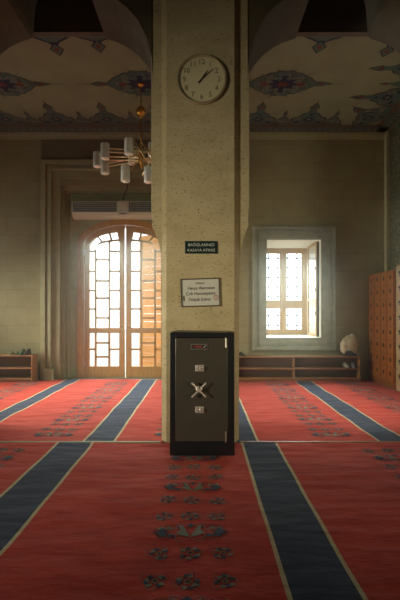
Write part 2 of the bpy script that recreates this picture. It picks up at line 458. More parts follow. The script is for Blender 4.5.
# border bands along the back and right walls
quad(b, XL, XR, YB-.06, YB-.02, Z1, 'orn_cream')
quad(b, XL, XR-.1, YB-.30, YB-.07, Z1, 'orn_grey')
quad(b, XR-.06, XR-.02, 6.36, YB, Z1, 'orn_cream')
quad(b, XR-.30, XR-.07, 6.36, YB-.07, Z1, 'orn_grey')
x = XL
while x < XR-.3:
    polyfan(b, petal(x, YB-.185, .05, .06, 4), Z1-.003, 'orn_cream'); x += .16
y = 6.45
while y < YB-.3:
    polyfan(b, petal(XR-.185, y, .06, .05, 4), Z1-.003, 'orn_cream'); y += .16
quad(b, XL, XR-.31, YB-.42, YB-.31, Z1, 'orn_band')
quad(b, XR-.42, XR-.31, 6.36, YB-.31, Z1, 'orn_band')
def bump_motif(b, cx, cy, w, h, dx, dy, big):
    """palmette growing from the border along direction (dx,dy)"""
    prof = [(-.5, 0), (-.5, .10), (-.40, .20), (-.34, .36), (-.24, .40), (-.17, .54), (-.09, .58), (-.06, .70), (-.10, .80), (0, 1.0), (.10, .80), (.06, .70), (.09, .58), (.17, .54), (.24, .40), (.34, .36), (.40, .20), (.5, .10), (.5, 0)]
    def T(u, v): return (cx+dx*v*h+(-dy)*u*w, cy+dy*v*h+dx*u*w)
    polyfan(b, [T(u*1.08, v*1.05) for u, v in prof], Z1-.001, 'orn_dark')
    polyfan(b, [T(u, v) for u, v in prof], Z1-.003, 'orn_grey')
    def P(u, v, r, m, n=5): polyfan(b, petal(*T(u, v), r, r, n), Z1-.006, m)
    P(0, .82, .05*h/.8, 'orn_red', 4)
    if big:
        P(0, .30, .13, 'orn_navy', 6)
        polyfan(b, petal(*T(0, .30), .05, .05, 4), Z1-.008, 'orn_cream')
        P(-.25, .16, .07, 'orn_navy'); P(.25, .16, .07, 'orn_navy'); P(-.40, .10, .05, 'orn_red'); P(.40, .10, .05, 'orn_red')
        P(0, .52, .05, 'orn_navy')
    else:
        P(0, .3, .06, 'orn_cream')
    for s in (-1, 1):
        c = T(s*.26, .30); curl(b, c[0], c[1], .10 if big else .06, 0, 1.3*s, .02, Z1-.007, 'orn_cream')
    t0, t1 = T(0, 1.0), T(0.0, 1.22)
    b.add([(t0[0]-.008, t0[1], Z1-.002), (t0[0]+.008, t0[1], Z1-.002), (t1[0], t1[1], Z1-.002)], [(0, 1, 2)], 'orn_dark')
xs = [-5.3+1.085*i for i in range(9)]
for i, x in enumerate(xs):
    if x < 3.3: bump_motif(b, x, YB-.42, .95, .95, 0, -1, True)
    if x+.54 < 3.4: bump_motif(b, x+.54, YB-.42, .46, .62, 0, -1, False)
for y in (8.13, 7.17, 6.4): bump_motif(b, XR-.42, y, .80, 1.0, -1, 0, True)
for y in (8.62, 7.65, 6.75): bump_motif(b, XR-.42, y, .34, .66, -1, 0, False)
bump_motif(b, XR-.55, YB-.55, .9, .95, -.7, -.7, True)
# pendant tips of the matching border at the near edge
for x, h in ((-2.30, .26), (-1.62, .18), (.98, .16), (1.84, .20), (2.95, .3), (-3.4, .3)):
    for q, m, dz in ((1.3, 'orn_dark', .001), (1.0, 'orn_grey', .003), (.5, 'orn_red', .006)):
        polyfan(b, [(x, 6.40+h+.13*q), (x+.09*q, 6.40+h), (x, 6.40+h-.13*q), (x-.09*q, 6.40+h)], Z1-dz, m)
    polyfan(b, [(x-.30, 6.36), (x+.30, 6.36), (x+.10, 6.36+h*.5), (x+.03, 6.36+h*.9), (x-.03, 6.36+h*.9), (x-.08, 6.36+h*.55)], Z1-.0015, 'orn_navy')
    polyfan(b, [(x-.22, 6.36), (x+.22, 6.36), (x+.06, 6.36+h*.45), (x-.06, 6.36+h*.45)], Z1-.003, 'orn_grey')
# big oval medallions
def medallion(b, cx, cy, w, h):
    N = 72
    def outl(s, dz, m):
        pts = []
        for i in range(N):
            a = 2*PI*i/N
            u = 1-2*a/PI if a < PI else -1+2*(a-PI)/PI
            e = math.cos(u*PI/2)**.85*(1+.05*math.cos(a*14))
            pts.append((cx+s*w/2*1.12*u, cy+s*h/2*(e if a < PI else -e)))
        polyfan(b, pts, Z1-dz, m)
    outl(1.04, .001, 'orn_dark'); outl(1, .003, 'orn_grey'); 
    for k in range(8):
        a = k*PI/4
        curl(b, cx+.30*w*math.cos(a), cy+.28*h*math.sin(a), .11, a, 1.4, .022, Z1-.005, 'orn_cream', 1)
        curl(b, cx+.36*w*math.cos(a+.4), cy+.36*h*math.sin(a+.4), .06, a, -1.2, .018, Z1-.005, 'orn_dark', 1)
    polyfan(b, petal(cx, cy, .30, .22, 8, 0, .25), Z1-.007, 'orn_navy')
    polyfan(b, petal(cx, cy, .13, .10, 6, 0, .3), Z1-.010, 'orn_red')
    for s in (-1, 1):
        polyfan(b, petal(cx+s*.33, cy, .10, .08, 5), Z1-.009, 'orn_red')
        polyfan(b, petal(cx, cy+s*.24, .08, .06, 5), Z1-.009, 'orn_navy')
        x1 = cx+s*(w/2+.16)
        for q, m, dz in ((1.25, 'orn_dark', .001), (1.0, 'orn_grey', .003), (.5, 'orn_red', .006)):
            polyfan(b, [(x1-.17*q, cy), (x1-.05*q, cy+.07*q), (x1+.05*q, cy+.045*q), (x1+.17*q, cy), (x1+.05*q, cy-.045*q), (x1-.05*q, cy-.07*q)], Z1-dz, m)
        b.add([(x1+s*.14, cy-.01, Z1-.002), (x1+s*.14, cy+.01, Z1-.002), (x1+s*.55, cy, Z1-.002)], [(0, 1, 2)], 'orn_dark')
    for k in range(12):
        a = (k+.5)*PI/6
        p = (cx+w/2*.96*math.cos(a), cy+h/2*.98*math.sin(a)); q = (p[0]+.16*math.cos(a), p[1]+.16*math.sin(a)*1.0)
        b.add([(p[0]-.012, p[1], Z1-.002), (p[0]+.012, p[1], Z1-.002), (q[0], q[1], Z1-.002)], [(0, 1, 2)], 'orn_dark')
for cx in (-3.66, -1.11, 1.47): medallion(b, cx, 7.66, 1.12, .80)
struct(b.build('ceiling'))
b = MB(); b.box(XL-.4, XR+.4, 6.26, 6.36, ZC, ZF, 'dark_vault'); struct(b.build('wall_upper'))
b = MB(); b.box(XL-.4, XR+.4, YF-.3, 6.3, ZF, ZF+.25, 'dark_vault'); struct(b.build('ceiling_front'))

# cornice under the ceiling
b = MB()
b.prism([(YB, ZC), (YB, ZC-.16), (YB-.02, ZC-.16), (YB-.035, ZC-.10), (YB-.06, ZC-.05), (YB-.06, ZC)], 'x', XL, XR, 'moulding')
struct(b.build('trim_1'))
b = MB(); b.box(XR-.09, XR, YB-.14, YB, 0, ZC-.01, 'moulding'); struct(b.build('trim_2', bevel=.01))

# ------------------------------------------------------------------ arcade: arches between the pillars
CX = -.02
YA0, YA1 = 5.05, 6.0
half = 1.316
def arch_curve():
    """left half: (distance from arch centre, z)"""
    P = [(half, 2.0), (half, 4.30)]
    # outer foil: from the spring to the cusp
    foil = [(1.30, 4.62), (1.24, 4.86), (1.13, 5.07), (1.00, 5.22), (.85, 5.335), (.70, 5.41), (.53, 5.465)]
    P += foil
    P += [(.50, 5.56), (.49, 5.72), (.47, 5.92), (.42, 6.10), (.34, 6.26), (.22, 6.38), (.10, 6.45), (0, 6.49)]
    return P
def build_arch(cx, name):
    H = arch_curve()
    C = [(cx-u, z) for u, z in H]+[(cx+u, z) for u, z in H[::-1][1:]]
    b = MB()
    n = len(C)
    for i in range(n-1):
        p, q = C[i], C[i+1]
        if abs(p[0]-q[0]) > 1e-4:
            for y in (YA0, YA1):
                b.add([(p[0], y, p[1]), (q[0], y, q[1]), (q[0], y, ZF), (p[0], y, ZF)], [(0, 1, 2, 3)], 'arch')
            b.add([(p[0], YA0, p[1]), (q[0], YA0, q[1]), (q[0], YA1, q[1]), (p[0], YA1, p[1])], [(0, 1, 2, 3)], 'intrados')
    return struct(b.build(name))
ARC_R, ARC_L = CX+.59+half-.02, CX-.59-half+.02
build_arch(ARC_R, 'wall_arch_right'); build_arch(ARC_L, 'wall_arch_left')

def pillar(cx, label, full=True):
    root = thing('pillar', (cx, YA0-.07, 0), label, 'pillar')
    h, ch = .463, .06
    y0, y1 = 0.0, 1.04
    sec = [(-h, y0+ch), (-h+ch, y0), (h-ch, y0), (h, y0+ch), (h, y1-ch), (h-ch, y1), (-h+ch, y1), (-h, y1-ch)]
    b = MB(); b.prism(sec, 'z', 0, ZF, 'pillar')
    b.build('shaft', root)
    b = MB()
    for s in (-1, 1):
        pr = [(s*(h-.01), 2.20), (s*(h+.015), 2.28), (s*(h+.05), 2.42), (s*(h+.095), 2.54), (s*.585, 2.60), (s*.575, 2.66), (s*.585, 2.76), (s*.59, 2.80), (s*.59, ZF-.01), (s*(h-.01), ZF-.01)]
        b.prism(pr, 'y', .07, .98, 'pillar')
    b.build('impost', root, bevel=.006)
    return root
pillar(CX, 'square tan stone pillar with chamfered corners carrying the wall clock')
P2 = ARC_R+half+.57; P0 = ARC_L-half-.57
b = MB()
for cx in (P0, P2):
    b.box(cx-.59, cx+.59, YA0-.07, YA1, 0, ZF, 'pillar')
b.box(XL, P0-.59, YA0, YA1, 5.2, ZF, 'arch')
struct(b.build('wall_side_piers'))

# ------------------------------------------------------------------ portal stone frame
b = MB()
def frame_bars(b, x0, x1, z1, w, yb, yf, mat, inner=True):
    """an upside-down U of a rectangular bar: outer edge x0..x1,z1, width w, from yb out to yf"""
    b.box(x0, x0+w, yf, yb, 0, z1, mat); b.box(x1-w, x1, yf, yb, 0, z1, mat)
    b.box(x0+w, x1-w, yf, yb, z1-w, z1, mat)
X0, X1, ZT = -3.71, .045, 5.08
frame_bars(b, X0, X1, ZT, .11, YB, YB-.10, 'moulding')
frame_bars(b, X0+.11, X1-.11, ZT-.11, .05, YB, YB-.06, 'moulding')
frame_bars(b, X0+.16, X1-.16, ZT-.16, .07, YB, YB-.085, 'moulding')
frame_bars(b, X0+.23, X1-.23, ZT-.23, .19, YB, YB-.02, 'moulding')
# stepped mouldings inside the niche
frame_bars(b, NX0, NX1, NZ, .08, YN, YN-.17, 'moulding')
frame_bars(b, NX0+.08, NX1-.08, NZ-.08, .06, YN, YN-.09, 'moulding')
struct(b.build('trim_3', bevel=.012))
b = MB(); b.box(X0, X1, YB-.03, YB, ZT+.001, ZC-.17, 'frieze'); struct(b.build('trim_4'))
b = MB()
b.box(-3.60, -3.40, YB-.20, YB-.105, 0, .28, 'niche'); b.box(-3.615, -3.385, YB-.215, YB-.105, 0, .05, 'niche')
struct(b.build('trim_5', bevel=.01))

# ------------------------------------------------------------------ portal door
door = thing('door_1', (DC, YN+.05, 0), 'arched double timber door with small glazed panes in the stone portal', 'door')
struct(door)
door.location = (0, 0, 0)
b = MB()
fo, fi = arc(DW, DTOP), arc(DW-.165, DTOP-.14)
b.strip(fo, fi, 'door_wood', 'y', YN-.02, YN+.16)
for s in (-1, 1):
    xa, xb = sorted((DC+s*DW, DC+s*(DW-.165)))
    b.box(xa, xb, YN-.02, YN+.16, 0, DSP, 'door_wood')
    xa, xb = sorted((DC+s*(DW-.115), DC+s*(DW-.135)))
    b.box(xa, xb, YN-.035, YN-.02, 0, DSP, 'door_wood')
b.build('door_frame', door)
YD0, YD1 = YN+.03, YN+.09
GAP = .016
LW, LT = DW-.175, DTOP-.15      # leaf outer arch
GW, GT = LW-.115, LT-.15        # glass arch
def zarc(w, top, u):
    u = min(abs(u), w); return DSP+(top-DSP)*math.sqrt(max(0, 1-(u/w)**2))
def leaf(s, label=None):
    b = MB()
    def X(u): return DC+s*u
    def bx(u0, u1, z0, z1, y0=YD0, y1=YD1, m='door_wood'):
        xa, xb = sorted((X(u0), X(u1))); b.box(xa, xb, y0, y1, z0, z1, m)
    def bararc(w0, t0, w1, t1, ua, ub, y0, y1, n=14):
        A_ = []; B_ = []
        for i in range(n+1):
            u = ua+(ub-ua)*i/n
            A_.append((X(u), zarc(w0, t0, u))); B_.append((X(u), max(DSP-.0, zarc(w1, t1, u)) if u < w1 else DSP))
        b.strip(A_, B_, 'door_wood', 'y', y0, y1)
    bx(GAP, .145, .02, DSP); bx(GW, LW, .02, DSP)
    bx(.145, GW, .02, .28); bx(.145, GW, 1.075, 1.20)
    # arched top rail plus the stile tops
    n = 16; A_ = []; B_ = []
    for i in range(n+1):
        u = GAP+(LW-GAP)*i/n
        A_.append((X(u), zarc(LW, LT, u))); B_.append((X(u), zarc(GW, GT, u) if u < GW and u > .145 else DSP))
    b.strip(A_, B_, 'door_wood', 'y', YD0, YD1)
    # muntins
    y0, y1, w = YD0+.008, YD1-.008, .024
    IW, IT = GW-.20, GT-.19
    for u in (.385, .712):
        top = zarc(IW, IT, u) if u < IW else DSP
        if u > IW*.97: top = DSP-.1
        bx(u-w, u+w, 1.2, max(top, DSP-.15), y0, y1); bx(u-w, u+w, .28, 1.075, y0, y1)
    for z in (.687, 1.65, 2.09, 2.55, 3.03):
        bx(.145, .385, z-w, z+w, y0, y1); bx(.712, GW, z-w, z+w, y0, y1)
    for z in (.84, .506, 1.435, 1.91, 2.32, 2.83):
        bx(.385, .712, z-w, z+w, y0, y1)
    # concentric inner arc and radial bars
    A_ = []; B_ = []
    for i in range(n+1):
        a = PI/2*i/n; u = IW*math.sin(a)
        if u < .145: u = .145
        A_.append((X(u), zarc(IW, IT, u)+w)); B_.append((X(u), zarc(IW, IT, u)-w))
    b.strip(A_, B_, 'door_wood', 'y', y0, y1)
    for u0, u1 in ((.33, .38), (.55, .66)):
        p = (X(u0), zarc(IW, IT, u0)); q = (X(u1), zarc(GW, GT, u1))
        b.prism([(p[0]-w, p[1]), (p[0]+w, p[1]), (q[0]+w, q[1]+.01), (q[0]-w, q[1]+.01)], 'y', y0, y1, 'door_wood')
    lf = b.build('door_leaf', door)
    g = MB(); ym = (YD0+YD1)/2
    for za, zb in ((.28, 1.075), (1.2, DSP-.001)):
        g.box(min(X(.145), X(GW)), max(X(.145), X(GW)), ym-.002, ym+.002, za, zb, 'glass')
    A_ = [(X(.145+(GW-.145)*i/14), zarc(GW, GT, .145+(GW-.145)*i/14)) for i in range(15)]
    g.strip(A_, [(p[0], DSP) for p in A_], 'glass', 'y', ym-.002, ym+.002)
    g.build('glass', lf)
    h = MB(); h.ball((X(.08), YD0-.035, 1.22), .022, 'brass'); h.tube([(X(.08), YD0, 1.22), (X(.08), YD0-.03, 1.22)], .010, 'brass')
    h.build('door_handle', lf)
    for z in (.35, 1.9, 3.0):
        q = MB(); q.tube([(X(LW), YD0-.006, z-.06), (X(LW), YD0-.006, z+.06)], .012, 'brushed'); q.build('hinge', lf)
leaf(-1); leaf(1)
b = MB(); b.box(DC-DW, DC+DW, YN-.05, YN+.2, 0, .018, 'floor'); struct(b.build('trim_6'))

# outer door leaf standing open outside, seen through the right leaf
outer = thing('door_2', (-.66, 10.98, 0), 'orange plank outer door', 'door'); struct(outer)
for kk in ('label', 'category'): 
    del outer[kk]
outer.rotation_euler = (0, 0, math.radians(150))
b = MB()
z = .05
while z < 3.5:
    b.box(0, 1.2, 0, .05, z, z+.205, 'outer_wood'); z += .213
b.box(0, .10, -.02, 0, .05, 3.5, 'outer_wood'); b.box(1.10, 1.2, -.02, 0, .05, 3.5, 'outer_wood')
b.build('door_panel', outer, bevel=.006)

# ------------------------------------------------------------------ window
win = thing('window_1', (0, 0, 0), '', ''); struct(win)
for kk in ('label', 'category'): del win[kk]
b = MB()   # grey marble surround: three stepped frames around the opening
def ring(b, x0, x1, z0, z1, w, y0, y1, mat):
    b.box(x0, x0+w, y0, y1, z0, z1, mat); b.box(x1-w, x1, y0, y1, z0, z1, mat)
    b.box(x0+w, x1-w, y0, y1, z0, z0+w, mat); b.box(x0+w, x1-w, y0, y1, z1-w, z1, mat)
fw = .315
ring(b, WX0-fw, WX1+fw, WZ0-fw*.85, WZ1+fw*.9, .07, YB-.085, YB, 'grey_marble')
ring(b, WX0-fw+.07, WX1+fw-.07, WZ0-fw*.85+.07, WZ1+fw*.9-.07, .05, YB-.05, YB, 'grey_marble')
ring(b, WX0-fw+.12, WX1+fw-.12, WZ0-fw*.85+.12, WZ1+fw*.9-.12, .16, YB-.065, YB, 'grey_marble')
ring(b, WX0-.055, WX1+.055, WZ0-.04, WZ1+.04, .055, YB-.04, YB, 'grey_marble')
b.build('window_surround', win, bevel=.01)
b = MB()   # plastered reveal lining
t = .012
b.box(WX0, WX0+t, YB, YO, WZ0, WZ1, 'reveal'); b.box(WX1-t, WX1, YB, YO, WZ0, WZ1, 'reveal')
b.box(WX0+t, WX1-t, YB, YO, WZ1-t, WZ1, 'reveal'); b.box(WX0+t, WX1-t, YB, YO, WZ0, WZ0+t, 'reveal')
b.build('window_reveal', win)
YW = 10.98
wx0, wx1, wz0, wz1 = WX0+t, WX1-t, WZ0+t, WZ1-t
b = MB()
ring(b, wx0, wx1, wz0, wz1, .10, YW, YW+.08, 'window_wood')
xm = (wx0+wx1)/2; zt = 1.78
b.box(xm-.045, xm+.045, YW-.01, YW+.07, wz0+.1, wz1-.1, 'window_wood')
for xa, xb in ((wx0+.1, xm-.045), (xm+.045, wx1-.1)):
    b.box(xa, xb, YW+.005, YW+.07, zt-.07, zt+.07, 'window_wood')
    ring(b, xa, xb, wz0+.1, zt-.07, .035, YW+.01, YW+.06, 'window_wood')
    ring(b, xa, xb, zt+.07, wz1-.1, .035, YW+.01, YW+.06, 'window_wood')
b.build('window_frame', win, bevel=.005)
b = MB(); b.box(wx0+.1, wx1-.1, YW+.03, YW+.034, wz0+.1, wz1-.1, 'glass'); b.build('window_pane', win)
b = MB()
for xx in [wx0+(wx1-wx0)*i/5 for i in range(1, 5)]:
    b.tube([(xx, YO-.05+.02, wz0), (xx, YO-.05+.02, wz1)], .013, 'iron', seg=8)
for i in range(1, 9):
    zz = wz0+(wz1-wz0)*i/9
    b.tube([(wx0, YO-.05, zz), (wx1, YO-.05, zz)], .013, 'iron', seg=8)
    for xx in [wx0+(wx1-wx0)*j/5 for j in range(1, 5)]: b.ball((xx, YO-.04, zz), .028, 'iron', seg=8, rings=6)
b.build('window_grille', win)
# inner casement folded back against the right reveal
cas = bpy.data.objects.new('casement', None); COL.objects.link(cas); cas.parent = win
cas.location = (WX1-.050, 9.86, 0); cas.rotation_euler = (0, 0, math.radians(91.5))
b = MB(); z0, z1, L = wz0+.015, wz1-.03, .74
ring(b, 0, L, z0, z1, .06, 0, .035, 'window_wood'); b.box(.06, L-.06, .004, .031, 1.85, 1.91, 'window_wood')
b.build('casement_frame', cas, bevel=.004)
b = MB(); b.box(-.012, .03, -.034, -.001, z0, z1, 'ink'); b.build('casement_gap_shade', cas)  # dark strip added for the shaded gap between casement and reveal
b = MB(); b.box(.06, L-.06, .016, .019, z0+.06, z1-.06, 'glass'); b.build('casement_glass', cas)
b = MB()
for zz in (1.55, 2.1, 2.6):
    b.box(.015, .045, .035, .05, zz-.04, zz+.04, 'ink'); b.tube([(.03, .05, zz), (.03, .085, zz), (.09, .085, zz+.02)], .006, 'ink')
b.build('casement_latch', cas)

# ------------------------------------------------------------------ carpets
HOLES = [(CX-.463, CX+.463), (P0-.59, P0+.59), (P2-.59, P2+.59)] 
def hwave(x, y): 
    return .0045*math.sin(3.1*x+2.7*y)+.0035*math.sin(7.3*y-2.1*x)+.002*math.sin(13*x+5*y)
def carpet(name, x0, x1, y0, y1, stripes, zt, label, ridge=False, rows=1):
    """woven red carpet; stripes = list of (xa, xb) blue bands edged in cream"""
    b = MB()
    cuts = [x0]
    cols = []
    for xa, xb in stripes:
        cols += [(xa, xa+.028, 'carpet_cream'), (xa+.028, xb-.028, 'carpet_blue'), (xb-.028, xb, 'carpet_cream')]
    segs = []; x = x0
    for xa, xb, m in cols:
        if xa > x: segs.append((x, xa, 'carpet_red'))
        segs.append((xa, xb, m)); x = xb
    segs.append((x, x1, 'carpet_red'))
    ny = int((y1-y0)/.06)
    def zz(x, y):
        z = zt+hwave(x, y)
        if ridge:
            e = y1-y
            if -.37 < x < .37 and e < .45: return .012
            z += .010*math.exp(-((e-.05)/.04)**2)*(1+.6*math.sin(9*x))
            z += .020*math.exp(-((e-.13-.06*math.sin(5*(x-.5)))/.035)**2)*math.exp(-((x-.70)/.28)**2)
        return z
    for xa, xb, m in segs:
        nx = max(1, int((xb-xa)/.09))
        vs = []; fs = []
        for j in range(ny+1):
            y = y0+(y1-y0)*j/ny
            for i in range(nx+1):
                x = xa+(xb-xa)*i/nx
                vs.append((x, y, zz(x, y)))
        for j in range(ny):
            for i in range(nx):
                mx_, my_ = xa+(xb-xa)*(i+.5)/nx, y0+(y1-y0)*(j+.5)/ny
                if -.315 < mx_ < .32 and 4.53 < my_ < 4.93: continue
                if any(p-.03 < mx_ < q+.03 and my_ > 4.9 and my_ < 6.03 for p, q in HOLES): continue
                a = j*(nx+1)+i; fs.append((a, a+1, a+nx+2, a+nx+1))
        b.add(vs, fs, m, True)
    b.box(x0, x1, y0, y0+.01, 0.001, zt-.006, 'carpet_red')
    return b, zz
def cfan(b, pts, zf, dz, mat):
    cx = sum(p[0] for p in pts)/len(pts); cy = sum(p[1] for p in pts)/len(pts); n = len(pts)
    b.add([(cx, cy, zf(cx, cy)+dz)]+[(p[0], p[1], zf(*p)+dz) for p in pts], [(0, 1+i, 1+(i+1) % n) for i in range(n)], mat, True)
def rosette(b, cx, cy, r, zf, rnd, m1='motif_grey', m2='motif_blue'):
    n = 8
    for k in range(n):
        a = 2*PI*k/n+rnd.random()*.7
        q = r*(.62+.1*rnd.random())
        cfan(b, petal(cx+q*math.cos(a), cy+q*math.sin(a), r*.30, r*.24, 3, rnd.random()*6, .25), zf, .0035, m1 if k % 2 else m2)
    cfan(b, petal(cx, cy, r*.36, r*.36, 5, 0, .3), zf, .004, m1)
    cfan(b, petal(cx, cy, r*.17, r*.17, 4, 0, .2), zf, .0055, 'motif_dark')
def outline(b, pts, w, zf, dz, mat):
    n = len(pts)
    for i in range(n):
        p = Vector(pts[i]); q = Vector(pts[(i+1) % n]); d = (q-p)
        if d.length < 1e-6: continue
        d.normalize(); o = Vector((-d.y, d.x))*w/2
        c = [p-o, q-o, q+o, p+o]
        b.add([(v.x, v.y, zf(v.x, v.y)+dz) for v in c], [(0, 1, 2, 3)], mat)
def motif_column(b, cx, y0, y1, phase, zf, period=.755, sp=.20, sc=1.0):
    rnd = random.Random(3)
    n0 = int((y0-phase)/period)-1
    for k in range(n0, n0+30):
        yb = phase+k*period
        for dy, big in ((0, True), (-.25, False), (.24, False)):
            y = yb+dy
            if y < y0+.13 or y > y1-.13: continue
            if big:
                # spreading palmette with two leaves
                for s in (-1, 1):
                    cfan(b, [(cx, y-.07), (cx+s*.03, y+.01), (cx+s*.05, y+.085), (cx+s*.085, y+.10), (cx+s*.07, y+.03), (cx+s*.10, y-.02), (cx+s*.04, y-.06)], zf, .004, 'motif_grey')
                    for t in range(4):
                        cfan(b, petal(cx+s*(.13+.025*t), y+(.055 if t % 2 else -.045), .032, .026, 3, t, .3), zf, .004, 'motif_grey' if t % 2 else 'motif_blue')
                    cfan(b, petal(cx+s*.20, y, .045, .06, 4, 0, .3), zf, .0045, 'motif_blue')
                    outline(b, petal(cx+s*.15, y, .11, .10, 4, 1, .12), .006, zf, .003, 'motif_dark')
                cfan(b, petal(cx, y+.085, .03, .03, 4), zf, .005, 'motif_blue')
                outline(b, petal(cx, y, .17, .135, 6, 0, .2), .005, zf, .003, 'motif_grey')
            else:
                for dx in (-sp, 0, sp):
                    rosette(b, cx+dx+rnd.uniform(-.012, .012), y+rnd.uniform(-.01, .01), .070 if dx else .076, zf, rnd)
                    outline(b, petal(cx+dx, y, .085, .080, 3, rnd.random()*6, .3), .004, zf, .003, 'motif_grey')
YS = 4.915
fs = [(-1.69+2.14*i, -1.26+2.14*i) for i in (-2, -1, 0, 1, 2)]
fs = [(-5.95, -5.53), (-3.82, -3.40), (-1.69, -1.255), (.452, .875), (2.60, 3.02)]
b, zf = carpet('carpet', XL, XR, -1.0, YS, fs, .022, '', ridge=True)
for cx in (-4.36, -2.23, -.08, 2.05): motif_column(b, cx, -.9, YS, 4.40, zf)
tag(b.build('carpet'), 'dark red patterned prayer carpet in the foreground, under and in front of the safe', 'carpet')
rs = [(-4.94, -4.56), (-3.14, -2.82), (-1.42, -1.03), (.28, .68), (2.08, 2.46), (3.85, 4.23)]
b, zf = carpet('carpet', XL, XR, YS+.035, YB-.005, rs, .018, '')
for cx in (-3.8, -1.86, -.35, 1.62, 3.2): motif_column(b, cx, YS+.05, YB-.1, 4.5, zf, sp=.17)
# openings around the pillar are inside its footprint, so the weave simply runs up to it
tag(b.build('carpet'), 'bright red prayer carpet behind the pillar, reaching the door and window wall', 'carpet')
b = MB(); b.box(XL, CX-.463, YS+.0, YS+.035, 0, .034, 'motif_grey'); b.box(CX+.463, XR, YS, YS+.035, 0, .034, 'rack_wood')
b.mats = ['moulding', 'rack_wood'] 
struct(b.build('trim_7', bevel=.006))

# ------------------------------------------------------------------ thin haze volume added for the glow around door and window
hm = bpy.data.materials.new('haze'); hm.use_nodes = True
hn = hm.node_tree; hn.nodes.remove(hn.nodes['Principled BSDF'])
vs_ = hn.nodes.new('ShaderNodeVolumeScatter'); vs_.inputs['Density'].default_value = HAZE; vs_.inputs['Anisotropy'].default_value = .84
vs_.inputs['Color'].default_value = (.94, 1, .90, 1)
hn.links.new(vs_.outputs[0], hn.nodes['Material Output'].inputs['Volume'])
M['haze'] = hm
b = MB(); b.box(XL+.02, XR-.02, 6.38, YB-.01, .05, ZC-.03, 'haze'); hz_ = b.build('haze'); hz_['kind'] = 'stuff'

# ------------------------------------------------------------------ safe
SX0, SX1, SY0, SY1, SZ = -.345, .348, 4.50, 4.965, 1.331
safe = thing('safe', ((SX0+SX1)/2, SY0, .004), 'tall grey steel safe with black casing standing against the pillar', 'safe')
ox, oy = (SX0+SX1)/2, SY0
W = (SX1-SX0)/2; D = SY1-SY0; H = SZ-.004
b = MB()
f = .055
b.box(-W, -W+f, 0, D, .14, H, 'black'); b.box(W-f-.01, W, 0, D, .14, H, 'black')
b.box(-W+f, W-f-.01, 0, D, H-f, H, 'black'); b.box(-W+f, W-f-.01, 0, D, .14, .155, 'black')
b.box(-W+f, W-f-.01, .03, D, .155, H-f, 'black')
b.build('body', safe, bevel=.006)
b = MB(); b.box(-W-.002, W+.002, .004, D-.01, 0, .14, 'black'); b.build('plinth', safe, bevel=.004)
b = MB(); b.box(-W+f+.004, W-f-.014, -.004, .028, .160, H-f-.004, 'safe_grey'); dr = b.build('door', safe, bevel=.005)
def SP(px, py): return ((px-202)/93.3-ox, 1.53+(314-py)/93.3-.004)
for (pa, pb) in ((338, 347.5), (432, 442)):
    x, z1 = SP(225.8, pa); _, z0 = SP(225.8, pb)
    b = MB(); b.tube([(x, -.010, max(z0, .150)), (x, -.010, z1)], .010, 'brushed'); b.ball((x, -.010, z1), .011, 'brushed', seg=10, rings=6)
    b.build('hinge', dr)['label'] = 'bright steel hinge pin'
for py in (368, 409.5):
    xa, z = SP(199.8, py)
    b = MB(); b.box(xa-.050, xa+.046, -.010, -.004, z-.034, z+.034, 'chrome')
    b.lathe([(0, .0), (.022, 0), (.022, .028), (.018, .034), (0, .034)], 'chrome', (xa+.016, -.010, z), 'y', 18)
    b.box(xa+.0135, xa+.0185, -.047, -.044, z-.013, z+.013, 'ink')
    b.box(xa-.040, xa-.018, -.016, -.010, z+.008, z+.028, 'chrome'); b.box(xa-.040, xa-.018, -.016, -.010, z-.028, z-.008, 'chrome')
    b.build('lock', dr, bevel=.002)['label'] = 'chrome key lock plate'
hx, hz = SP(199, 389)
b = MB()
b.lathe([(0, 0), (.036, 0), (.034, .012), (.020, .018), (.018, .055), (.024, .062), (.022, .075), (0, .080)], 'chrome', (hx, -.004, hz), 'y', 24)
hb = b.build('handle', dr)
for k in range(4):
    a = PI/4+k*PI/2
    s = MB(); dx, dz = math.cos(a), math.sin(a)
    s.tube([(hx+dx*.015, -.066, hz+dz*.015), (hx+dx*.05, -.066, hz+dz*.05), (hx+dx*.096, -.066, hz+dz*.096)], [.007, .008, .010], 'chrome')
    s.ball((hx+dx*.098, -.066, hz+dz*.098), .012, 'chrome', seg=10, rings=8)
    s.build('spoke', hb)
b = MB(); xa, z = SP(199.2, 346.6)
b.box(xa-.088, xa+.088, -.010, -.004, z-.027, z+.027, 'chrome'); b.box(xa-.085, xa+.085, -.012, -.010, z-.024, z+.024, 'ink')
b.box(xa-.045, xa+.030, -.014, -.012, z-.012, z+.012, 'badge_red')
b.box(xa-.078, xa-.060, -.0135, -.012, z-.004, z+.004, 'badge_red'); 
b.prism([(xa+.040, z-.014), (xa+.052, z-.014), (xa+.078, z+.014), (xa+.066, z+.014)], 'y', -.0135, -.012, 'chrome')
bd = b.build('badge', dr)
bd['label'] = 'black badge with red centre'

